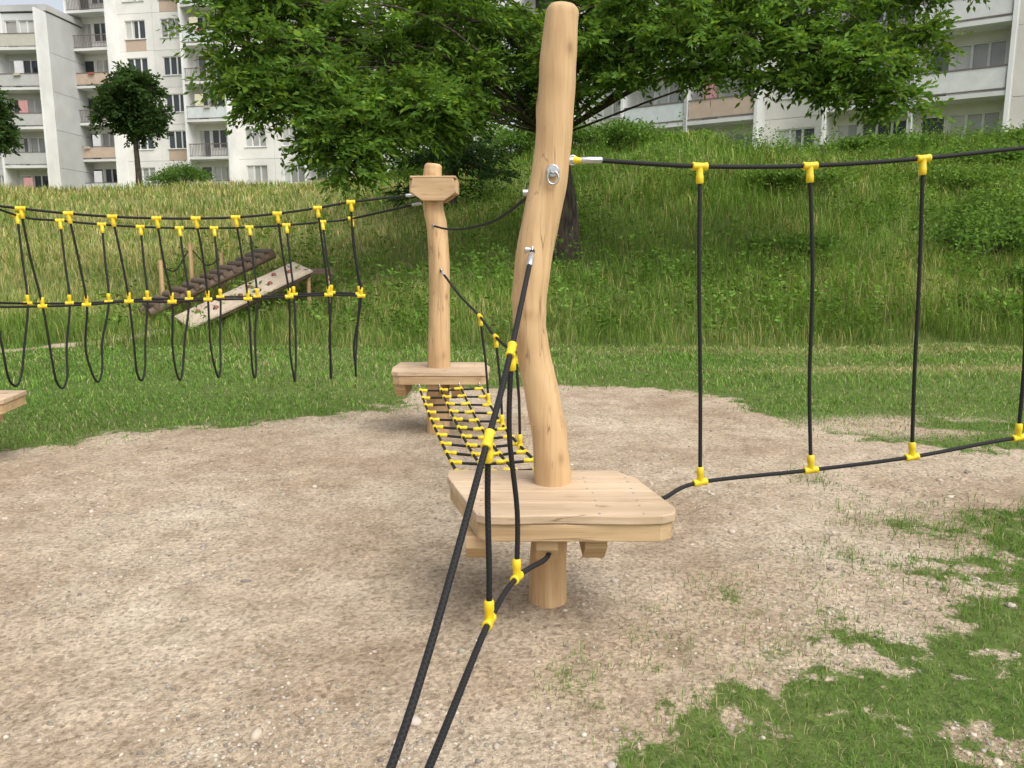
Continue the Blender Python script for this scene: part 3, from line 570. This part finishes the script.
mb.tube([Bc+Vector((0,.02,0)),Bc+Vector((0,-.004,0)),Bc+Vector((0,-.006,0))],[.026,.026,.022],20);mb.tube([Bc,Bc+Vector((0,-.022,0))],[.012,.012],6)
pts=[Bc+Vector((.022*math.cos(t),-.012,-.028+.026*math.sin(t))) for t in [k*math.pi/10 for k in range(21)]];mb.tube(pts,.0045,6,False)
for zz,xx,yy in ((1.93,.085,0),(1.80,-.085,.0),(1.565,-.075,-.065)):
    mb.tube([(xx-.03,yy,zz),(xx+.01,yy,zz)],[.014,.014],12)
mb.build('steel_bolts',M_metal,e1)
mb=MB();mb.tube([(.088,0,1.93),(.10,0,1.93),(.125,0,1.93)],[.012,.017,.010],12);mb.build('orange_plug',M_yel,e1)
# ------------------------------------------------------------------ climbing ramp in the background
rx,ry=-6.1,14.5;rz=tz(rx,ry)+.03;e=empty('climbing_ramp',(rx,ry,rz),math.radians(38));e.scale=(.78,.80,1.0)
def inc(L,x0,y0,z0,ang): return Matrix.Translation((x0,y0,z0))@Matrix.Rotation(-ang,4,'Y')
M1=inc(0,.0,-.1,.12,math.radians(18))@Matrix.Rotation(math.radians(9),4,'X')
mb=MB();mb.box(0,3.2,-.55,.50,.0,.04,M=M1);bev(mb.build('plywood_board',M_ply,e),.005)
mb=MB()
for (hx,hy) in ((.45,.1),(.8,-.15),(1.05,.2),(1.45,-.1),(1.8,.15),(2.2,-.2),(2.5,.2),(2.8,-.05)):
    c=M1@Vector((hx,hy,.04));mb.tube([c,c+Vector((0,0,.03)),c+Vector((0,0,.05))],[.07,.06,.03],10,col=(.22,.06,.035))
mb.build('climbing_holds',M_paint,e)
mb=MB()
for yy in (-.45,.40): mb.tube([M1@Vector((.05,yy,-.05)),M1@Vector((3.15,yy,-.05))],[.05,.05],10)
mb.build('board_bearers',M_old,e)
M2=inc(0,-.45,.85,.22,math.radians(19));mb=MB()
for yy in (0,.9):
    pts=[M2@Vector((k*1.12,yy,.06)) for k in range(4)];mb.tube(pts,[.085,.08,.08,.075],12)
for k in range(13):
    c=.2+k*.255;mb.tube([M2@Vector((c,-.10,.14)),M2@Vector((c,1.0,.14))],[.07,.075],10)
mb.build('log_ladder',M_old,e)
mb=MB();mb.box(2.95,3.7,-.5,1.8,.98,1.08);mb.build('top_deck',M_old,e)
mb=MB()
for (px,py,h) in ((3.05,-.4,1.05),(3.6,-.4,1.1),(3.05,1.7,1.05),(3.6,1.7,1.1),(.9,1.95,1.6),(.15,1.95,1.25),(1.7,2.0,1.4)): mb.tube([(px,py,-.7),(px,py,h-.02),(px,py,h)],[.06,.055,.045],12,col=(.8,.78,.75))
mb.build('log_posts',M_log,e)
mb=MB();mb.tube(catmull([(.15,1.95,1.15),(.5,1.95,1.05),(.9,1.95,1.45),(1.3,1.98,1.15),(1.7,2.0,1.3)],8),.014,8);mb.build('hand_rope',M_rope,e)
# ------------------------------------------------------------------ camera / light
cam=bpy.data.cameras.new('camera');co=bpy.data.objects.new('camera',cam);scene.collection.objects.link(co);scene.camera=co
cam.sensor_width=36;cam.lens=27.7;cam.clip_end=1500;cam.clip_start=.05;co.location=(0,0,1.55);co.rotation_euler=(math.radians(90-9.4),0,0)
w=bpy.data.worlds.new('World');scene.world=w;w.use_nodes=True;nt=w.node_tree;sk=nt.nodes.new('ShaderNodeTexSky');sk.sky_type='NISHITA';sk.sun_disc=False
EL=math.radians(55);AZ=math.radians(140)
sk.sun_elevation=EL;sk.sun_rotation=AZ;sk.dust_density=5;sk.air_density=1.0;sk.ozone_density=.6
hs=nt.nodes.new('ShaderNodeHueSaturation');hs.inputs['Saturation'].default_value=.35;hs.inputs['Value'].default_value=1.5
nt.links.new(sk.outputs[0],hs.inputs['Color']);nt.links.new(hs.outputs[0],nt.nodes['Background'].inputs[0]);nt.nodes['Background'].inputs[1].default_value=.15
sl=bpy.data.lights.new('sun','SUN');so=bpy.data.objects.new('sun',sl);scene.collection.objects.link(so);sl.energy=1.25;sl.angle=math.radians(40);sl.color=(1,.98,.95)
d=Vector((math.sin(AZ)*math.cos(EL),math.cos(AZ)*math.cos(EL),math.sin(EL)));so.rotation_euler=d.to_track_quat('Z','Y').to_euler()
